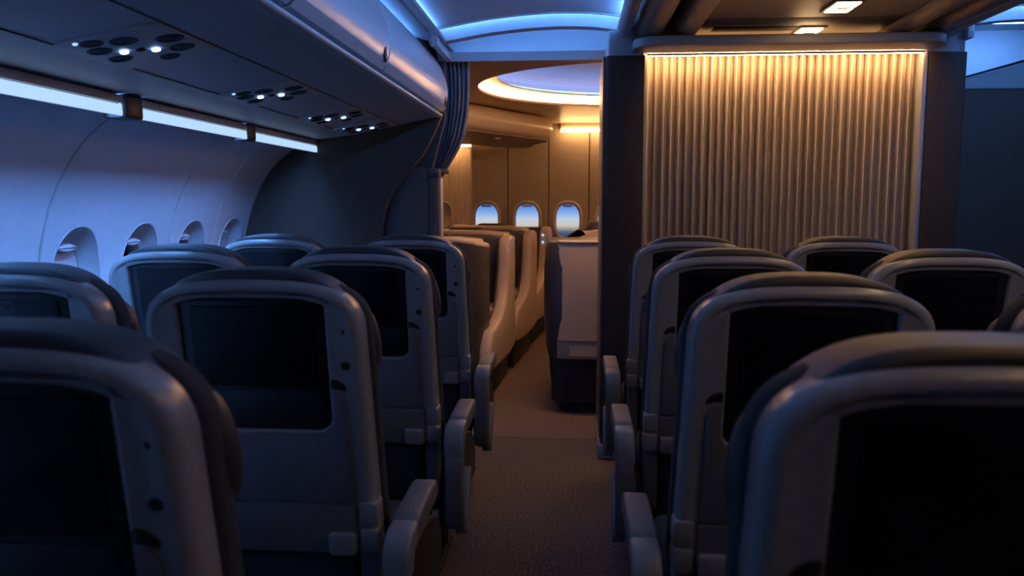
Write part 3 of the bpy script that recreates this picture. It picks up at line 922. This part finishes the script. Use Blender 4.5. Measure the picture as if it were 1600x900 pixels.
# suite seats --------------------------------------------------------------
def pod_left(loc, rz, label, indicator=False):
    """forward facing suite; local +y forward, aisle on local +x; origin on the floor at the rear centre"""
    t = empty('suite_seat', loc, rz)
    tag(t, label, 'suite seat', 'suite seats of the forward cabin')
    # rear shell, U shaped in plan, dark outside, beige rim
    plan = smooth([(-.42, .55), (-.42, .20), (-.38, .05), (-.26, -.01), (0, -.02), (.18, -.01), (.275, .03), (.318, .12), (.33, .28)], 5)
    def wall_(b, z0, z1f, th, zin=0):
        outer_, inner_ = [], []
        n = len(plan)
        for i, (x, y) in enumerate(plan):
            a_, c_ = plan[max(i-1, 0)], plan[min(i+1, n-1)]
            dx, dy = c_[0]-a_[0], c_[1]-a_[1]
            l = math.hypot(dx, dy)
            nx, ny = -dy/l, dx/l
            inner_.append((x+nx*th, y+ny*th))
            outer_.append((x, y))
        R = []
        for (pp, zz) in ((outer_, 0), (outer_, 1), (inner_, 1), (inner_, 0)):
            R.append([(x, y, z1f(i/(n-1)) if zz else z0) for i, (x, y) in enumerate(pp)])
        R.append(R[0])
        b.loft(R, False)
        return outer_, inner_
    top = lambda s: 1.045-.05*max(0, s-.62)/.38
    b = MB()
    o_, i_ = wall_(b, .08, top, .05)
    b.build('rear_shell', PODD, t, 40)
    rim = MB()
    n = len(plan)
    rim.tube([((a_[0]+c_[0])/2, (a_[1]+c_[1])/2, top(i/(n-1))+.008) for i, (a_, c_) in enumerate(zip(o_, i_))], .028, 8)
    rim.build('shell_rim', PODB, t, 60)
    # headrest shelf on top, wide and tan
    MB().slab(smooth([(-.40, .50), (-.40, .18), (-.35, .06), (-.22, .02), (0, .01), (.18, .02), (.27, .06), (.31, .16), (.22, .22), (0, .24), (-.18, .27), (-.22, .50)], 4, True), 1.03, 1.07, .012, 2, lambda u_, v_, q: (u_, v_, q-.03*max(0, u_))).build('top_shelf', PODB, t, 40)
    # seat
    MB().box(-.28, .26, .06, .16, .40, 1.0, .03, .06).build('backrest', PODF, t)
    MB().box(-.28, .26, .14, .66, .34, .46, .03, .04).build('seat_cushion', PODF, t)
    MB().box(-.16, .14, .02, .11, .98, 1.10, .03, .05).build('headrest', PODF, t)
    # aisle side panel: low beside the sitter, sweeping up to the front wing
    prof = smooth([(y_*.88, z_) for y_, z_ in [(.10, .22), (.12, .44), (.24, .47), (.42, .49), (.60, .53), (.74, .62), (.82, .78), (.86, .95), (.90, 1.02), (.98, 1.045), (1.08, 1.045), (1.14, 1.01), (1.16, .90), (1.16, .5), (1.14, .22)]], 4, True)
    fnp = lambda u_, v_, q: (q+.02*math.sin(min(1, max(0, (u_-.5)))*PI*.5), u_, v_)
    MB().slab(prof, .30, .385, .025, 3, fnp).build('side_panel', PODB, t, 45)
    inner = offset(prof, .03)
    MB().slab(inner, .285, .302, .004, 1, fnp).build('side_lining', PODF, t, 45)
    MB().box(.26, .345, .12, .98, .0, .24, .01).build('plinth', PODK, t)
    # front screen wall of the suite
    MB().box(-.42, .33, .94, 1.02, .10, 1.04, .03, .05).build('front_wall', PODD, t)
    MB().box(-.25, .16, .925, .942, .62, .92, .005, .01).build('screen', SCREEN, t)
    MB().slab(smooth([(.02, .62), (.30, .60), (.30, .92), (.02, .92)], 5, True), .50, .545, .012, 2, lambda u_, v_, q: (u_, v_, q)).build('console_tray', PODB, t)
    if indicator:
        for z in (.66, .80, .90, .97):
            MB().slab(ellipse(.345, z, .011, .011, 14), .73, .75, .003, 2).build('indicator_lamp', E_IND, t)
    return t
pod_left((-.885, 4.98, 0), rad(-4), 'nearest dark brown suite seat left of the forward aisle')
pod_left((-.80, 6.06, 0), rad(-6), 'second suite seat on the left, beige wing facing the aisle')
pod_left((-.71, 7.13, 0), rad(-7), 'farthest left suite seat with tiny blue lights', True)
def pod_right(loc, label, full=True):
    t = empty('suite_seat', loc)
    tag(t, label, 'suite seat', 'suite seats of the forward cabin')
    # plan corner: rounded at the aisle side
    def plan(x0, x1, y0, y1, r):
        return rrect(x0, x1, y0, y1, (r, r, .04, .04), 10)
    f3 = lambda u_, v_, q: (u_, v_, q)
    # dark shell body, tapering slightly to the base
    b = MB()
    rings = []
    for z, ins in ((.345, .03), (.42, .012), (.60, 0), (.9, 0), (1.02, .008), (1.055, .022), (1.068, .05)):
        rings.append([(u_, v_, z) for u_, v_ in offset(plan(0, .95, 0, .50, .16), ins)])
    b.loft(rings, True, True, True)
    b.build('rear_shell', PODD, t, 40)
    # beige rear panel wrapping the back
    b = MB()
    pts = [(.085, .030), (.105, .012), (.14, -.004), (.20, -.011), (.45, -.012), (.75, -.011), (.81, -.004), (.85, .03)]
    pts = smooth(pts, 5)
    b.loft([[(x, y+.02*(z < .37)+.006*(z > 1.04), z) for x, y in pts] for z in (.352, .375, .46, .462, .468, .47, .7, 1.0, 1.045, 1.056)], False)
    b.loft([[(x, y+.02, z) for x, y in pts] for z in (.352, 1.056)], False)
    b.build('rear_panel', PODB, t, 40)
    MB().tube([(x, y-.001, .466) for x, y in pts], .0022, 6).build('panel_seam', PODK, t)
    MB().tube([(x, y+.006, 1.060) for x, y in pts], .008, 8).build('panel_rim', FBIN, t)
    b = MB()
    rings = []
    for z, ins in ((0, .10), (.05, .095), (.07, .06), (.30, .035), (.345, .035)):
        rings.append([(u_, v_, z) for u_, v_ in offset(plan(0, .95, 0, .50, .16), ins)])
    b.loft(rings, True, True, True)
    b.build('base', PODK, t, 40)
    MB().box(.10, .80, .20, .9, .30, .46, .03, .04).build('seat_cushion', PODF, t)
    return t
pod_right((-.165, 4.76, 0), 'beige and dark brown suite shell right of the forward aisle beside the pillar')
t = empty('suite_seat', (.02, 5.85, 0))
tag(t, 'suite seat with dark headrest behind the beige shell', 'suite seat', 'suite seats of the forward cabin')
MB().slab(smooth([(0, .60), (.015, 1.02), (.06, 1.07), (.10, 1.13), (.16, 1.155), (.5, 1.16), (.8, 1.15), (.86, 1.0), (.86, .60)], 5, True), 0, .12, .03, 3).build('headrest', PODF, t)
MB().slab(smooth([(-.05, .1), (-.05, .98), (-.02, 1.04), (.05, 1.07), (.08, 1.085), (.9, 1.085), (.9, .1)], 5, True), -.04, .05, .02, 3).build('rear_shell', PODB, t)
MB().box(.02, .86, .1, .6, .0, .46, .03).build('seat_cushion', PODF, t)

# ================================================================== ECONOMY SEATS
SL = .16
def bk(u_, v_, t_):
    return (u_, t_+SL*(1.1-v_), v_)
def back_outline(a=.222, zt=1.150, zc=1.015, zb=.56, wb=.236, n=2.7, N=36):
    pts = [(-wb+.012, zb), (wb-.012, zb), (wb, zb+.012)]
    for k in range(1, 9):
        t_ = k/9
        z = zb+.012+(zc-zb-.012)*t_
        pts.append((wb+(a-wb)*t_, z))
    for k in range(N+1):
        q = PI*k/N
        c_, s_ = math.cos(q), math.sin(q)
        pts.append((a*math.copysign(abs(c_)**(2/n), c_), zc+(zt-zc)*abs(s_)**(2/n)))
    for k in range(8, 0, -1):
        t_ = k/9
        z = zb+.012+(zc-zb-.012)*t_
        pts.append((-(wb+(a-wb)*t_), z))
    pts.append((-wb, zb+.012))
    return pts
OUT = back_outline(.224, 1.150, 1.025, .548, .236, 3.1)
C0 = (0, .975)
HOLE = rrect(-.152, .152, .832, 1.112, (.030, .030, .014, .014), 5)
SANG = sorted([2*PI*k/144 for k in range(144)]+[math.atan2(z-C0[1], x-C0[0]) % (2*PI) for x, z in HOLE]+[math.atan2(z-C0[1], x-C0[0]) % (2*PI) for x, z in OUT[:4]+OUT[-2:]])
def rg(o, t_):
    return [bk(u_, v_, t_) for u_, v_ in star(o, C0, SANG)]
PARTS = []      # (name, mesh, parent part index or None, side flag)
def part(name, b, material, angle=38, par=None, side=None):
    PARTS.append((name, b.mesh(name, material, angle), par, side))
    return len(PARTS)-1
# back shell with rim, groove and screen recess
b = MB()
def hood(k):      # 1 over the screen, fading to 0 at the sides
    a_ = abs(((SANG[k]-PI/2+PI) % (2*PI))-PI)
    q = min(1, max(0, (rad(62)-a_)/rad(16)))
    return q*q*(3-2*q)
def rgh(o, t0, t1):
    return [bk(u_, v_, t0+(t1-t0)*hood(k)) for k, (u_, v_) in enumerate(star(o, C0, SANG))]
rings = [rg(offset(OUT, .004), .062), rg(OUT, .056), rg(OUT, .020)]
for k in range(1, 6):
    a = k/5*PI/2
    rings.append(rg(offset(OUT, .020*(1-math.cos(a))), .020*(1-math.sin(a))))
rings += [rgh(offset(OUT, .0215), .0003, .001), rgh(offset(OUT, .0245), .001, .009), rgh(offset(OUT, .0275), .0015, .010), rgh(offset(OUT, .031), .002, .0055), rgh(offset(OUT, .034), .003, .005)]
h2 = offset(HOLE, -.006)
A_, B_ = star(offset(OUT, .034), C0, SANG), star(h2, C0, SANG)
for q in (.35, .7, 1.0):
    rings.append([bk(x0+(x1-x0)*q, z0+(z1-z0)*q, .004) for (x0, z0), (x1, z1) in zip(A_, B_)])
rings += [rg(offset(HOLE, -.003), .0045), rg(HOLE, .008), rg(offset(HOLE, .001), .030)]
b.loft(rings, True)
shell_i = part('back_shell', b, SHELL, 40)
# screen
b = MB().slab(offset(HOLE, .0015), .014, .032, .003, 2, bk)
bez_i = part('screen_bezel', b, BLACK)
part('screen', MB().slab(rrect(-.128, .128, .926, 1.096, .008), .0115, .016, .002, 2, bk), SCREEN, par=bez_i)
part('media_panel', MB().slab(rrect(-.132, .132, .846, .918, .012), .0125, .016, .0015, 2, bk), BLACK, par=bez_i)
# tray table with raised ears either side of the screen
e1 = [(-.192, .672), (.192, .672), (.187, .885), (.184, .905), (.176, .917), (.166, .9205), (.158, .918)]
arc = [(.158+(-.030+.030*math.cos(q))-0, .862-.036*math.sin(q)+.0) for q in [k/6*PI/2 for k in range(7)]]
tr = e1+[(.158, .88)]+arc
tr = tr+[(-x, z) for x, z in reversed(arc)]+[(-.158, .88)]+[(-x, z) for x, z in reversed(e1[2:])]
tray_i = part('tray_table', MB().slab(tr, -.0035, .02, .0035, 2, bk), TRAY, 40)
for sd in (-1, 1):
    lt = smooth([(sd*.157, .926), (sd*.168, .926), (sd*.188, .921), (sd*.184, .934), (sd*.172, .942), (sd*.157, .944)], 4, True)
    part('tray_latch', MB().slab(lt, .0005, .02, .003, 2, bk), BLACK)
part('lower_panel', MB().slab(rrect(-.192, .192, .552, .666, (.01, .01, .004, .004)), -.0025, .03, .004, 2, bk), TRAY)
for sd in (-1, 1):
    x0, x1 = sorted((sd*.130, sd*.190))
    part('tray_hinge', MB().slab(rrect(x0, x1, .553, .604, .010), -.020, .02, .006, 2, bk), SHELL)
    x0, x1 = sorted((sd*.197, sd*.238))
    part('frame_band', MB().slab(rrect(x0, x1, .620, .674, .010), -.006, .05, .006, 2, bk), SHELL)
    part('frame_band', MB().slab(rrect(x0, x1, .556, .612, .010), -.008, .05, .006, 2, bk), SHELL)
    x0, x1 = sorted((sd*.190, sd*.232))
    part('back_strut', MB().slab(rrect(x0, x1, .36, .566, .010), .005, .06, .007, 2, bk), TRAY)
# headphone jack on the right of the screen
j = part('coat_hook', MB().slab(ellipse(.190, .975, .010, .0085, 20), .0005, .012, .002, 2, bk), BLACK)
part('call_light', MB().slab(ellipse(.190, 1.045, .005, .005, 14), .002, .012, .001, 1, bk), BLACK)
# fabric
CUO = back_outline(.229, 1.153, 1.02, .45, .243, 3.0)
part('back_cushion', MB().slab(CUO, .060, .116, .018, 4, bk), FABRIC, 60)
hr = [(-.192, .95), (.192, .95), (.194, 1.05), (.193, 1.10)]+[(.188*(1-k/10), 1.169-.35*(.188*(1-k/10))**2-35*(.188*(1-k/10))**4) for k in range(11)]
hr = hr+[(-x, z) for x, z in reversed(hr[2:-1])]
part('headrest', MB().slab(hr, .018, .128, .018, 5, bk), HEADF, 60)
for sd in (-1, 1):
    wgo = smooth([(sd*.165, .91), (sd*.215, .925), (sd*.235, .97), (sd*.232, 1.03), (sd*.212, 1.075), (sd*.165, 1.08)], 5, True)
    part('headrest_wing', MB().slab(wgo, .09, .140, .016, 3, bk), HEADF, 60)
part('seat_cushion', MB().box(-.225, .225, .15, .63, .36, .47, .03, .03, 3), FABRIC, 60)
part('seat_pan', MB().box(-.228, .228, .15, .61, .31, .365, .012), DARKMET)
part('literature_pocket', MB().slab(rrect(-.178, .178, .36, .555, .02), .016, .04, .008, 2, bk), FABRIC)
part('pocket_hem', MB().slab(rrect(-.18, .18, .462, .470, .003), .010, .024, .003, 2, bk), GROOVE)
for sd in (-1, 1):
    for yy in (.22, .53):
        part('leg', MB().tube([(sd*.17, yy, .32), (sd*.17, yy+.03*(1 if yy > .4 else -1), .02)], .017, 10), DARKMET)
    part('floor_track', MB().box(sd*.17-.022, sd*.17+.022, .12, .64, .0, .022, .005), DARKMET)
part('under_box', MB().box(-.12, .10, .28, .46, .16, .312, .01), DARKMET)
# armrests
def yz(prof, xc, hw, r=.008):
    return MB().slab(prof, xc-hw, xc+hw, r, 3, lambda u_, v_, t_: (t_, u_, v_))
for sd in (-1, 1):
    xc = sd*.298
    cap = [(.062, .640), (.02, .641), (-.004, .636), (-.022, .624), (-.032, .605), (-.036, .580), (-.036, .552), (.012, .552), (.016, .575), (.028, .592), (.062, .598)]
    pad = smooth([(.064, .642), (.18, .648), (.28, .648), (.305, .636), (.305, .615), (.28, .600), (.18, .598), (.064, .598)], 3, True)
    sup = smooth([(-.036, .549), (.012, .549), (.016, .46), (.026, .39), (.05, .335), (.03, .312), (0, .315), (-.020, .345), (-.034, .42)], 4, True)
    i0 = part('armrest', yz(pad, xc, .029, .009), ARMPAD, 45, None, sd)
    part('armrest_cap', yz(cap, xc, .029, .009), ARM, 45, i0, sd)
    part('armrest_support', yz(sup, xc, .027, .010), TRAY, 45, i0, sd)
    shr = smooth([(.03, .30), (.06, .375), (.13, .455), (.15, .455), (.14, .40), (.10, .33), (.06, .285)], 4, True)
    part('recline_lever', yz(shr, xc+sd*.012, .020, .006), ARM, 45, i0, sd)
    fr = smooth([(.10, .30), (.10, .44), (.20, .50), (.40, .50), (.56, .44), (.60, .33), (.50, .28), (.2, .27)], 4, True)
    part('side_shroud', yz(fr, xc-sd*.03, .018, .008), DARKMET, 45, None, sd)

def seat(x, y, label, arms, rz=0., dz=0.):
    t = empty('airline_seat', (x, y, dz), rz)
    tag(t, label, 'seat', 'grey economy seats')
    obs = []
    for (nm, me, par, side) in PARTS:
        if side is not None and side not in arms:
            obs.append(None)
            continue
        obs.append(link(nm, me, t if par is None else obs[par]))
    return t
BOTH = (-1, 1)
seat(-.640, .79, 'blurred grey seat in the bottom left foreground, cropped by the picture edge', BOTH)
seat(-.640, 1.53, 'grey seat left of the aisle in the second row, its black screen fully visible', BOTH)
seat(-.640, 2.31, 'grey seat left of the aisle in the third row, right half of its screen showing', BOTH)
seat(-.648, 3.13, 'grey seat left of the aisle in the last row before the dark bulkhead', BOTH)
seat(-1.215, 1.60, 'grey window seat cut off by the left picture edge', (-1,))
seat(-1.225, 2.38, 'grey window seat in the middle left, in front of the two dark windows', (-1,))
seat(-1.215, 3.15, 'grey window seat farthest forward, against the charcoal bulkhead', (-1,))
seat(.412, .765, 'blurred grey seat in the bottom right foreground, the largest one right of the aisle', BOTH)
seat(.446, 1.48, 'grey seat right of the aisle in the second row, behind the blurred foreground seat', BOTH)
seat(.458, 2.28, 'grey seat right of the aisle in the third row', BOTH)
seat(.465, 3.10, 'grey seat right of the aisle in the last row under the slatted panel', BOTH)
seat(1.04, 1.48, 'grey seat cut off by the right picture edge, only its shoulder showing', (1,))
seat(1.055, 2.28, 'grey seat at the far right with its black screen showing between neighbours', (1,))
seat(1.045, 3.10, 'grey seat farthest forward on the right, centred before the slatted panel', (1,))
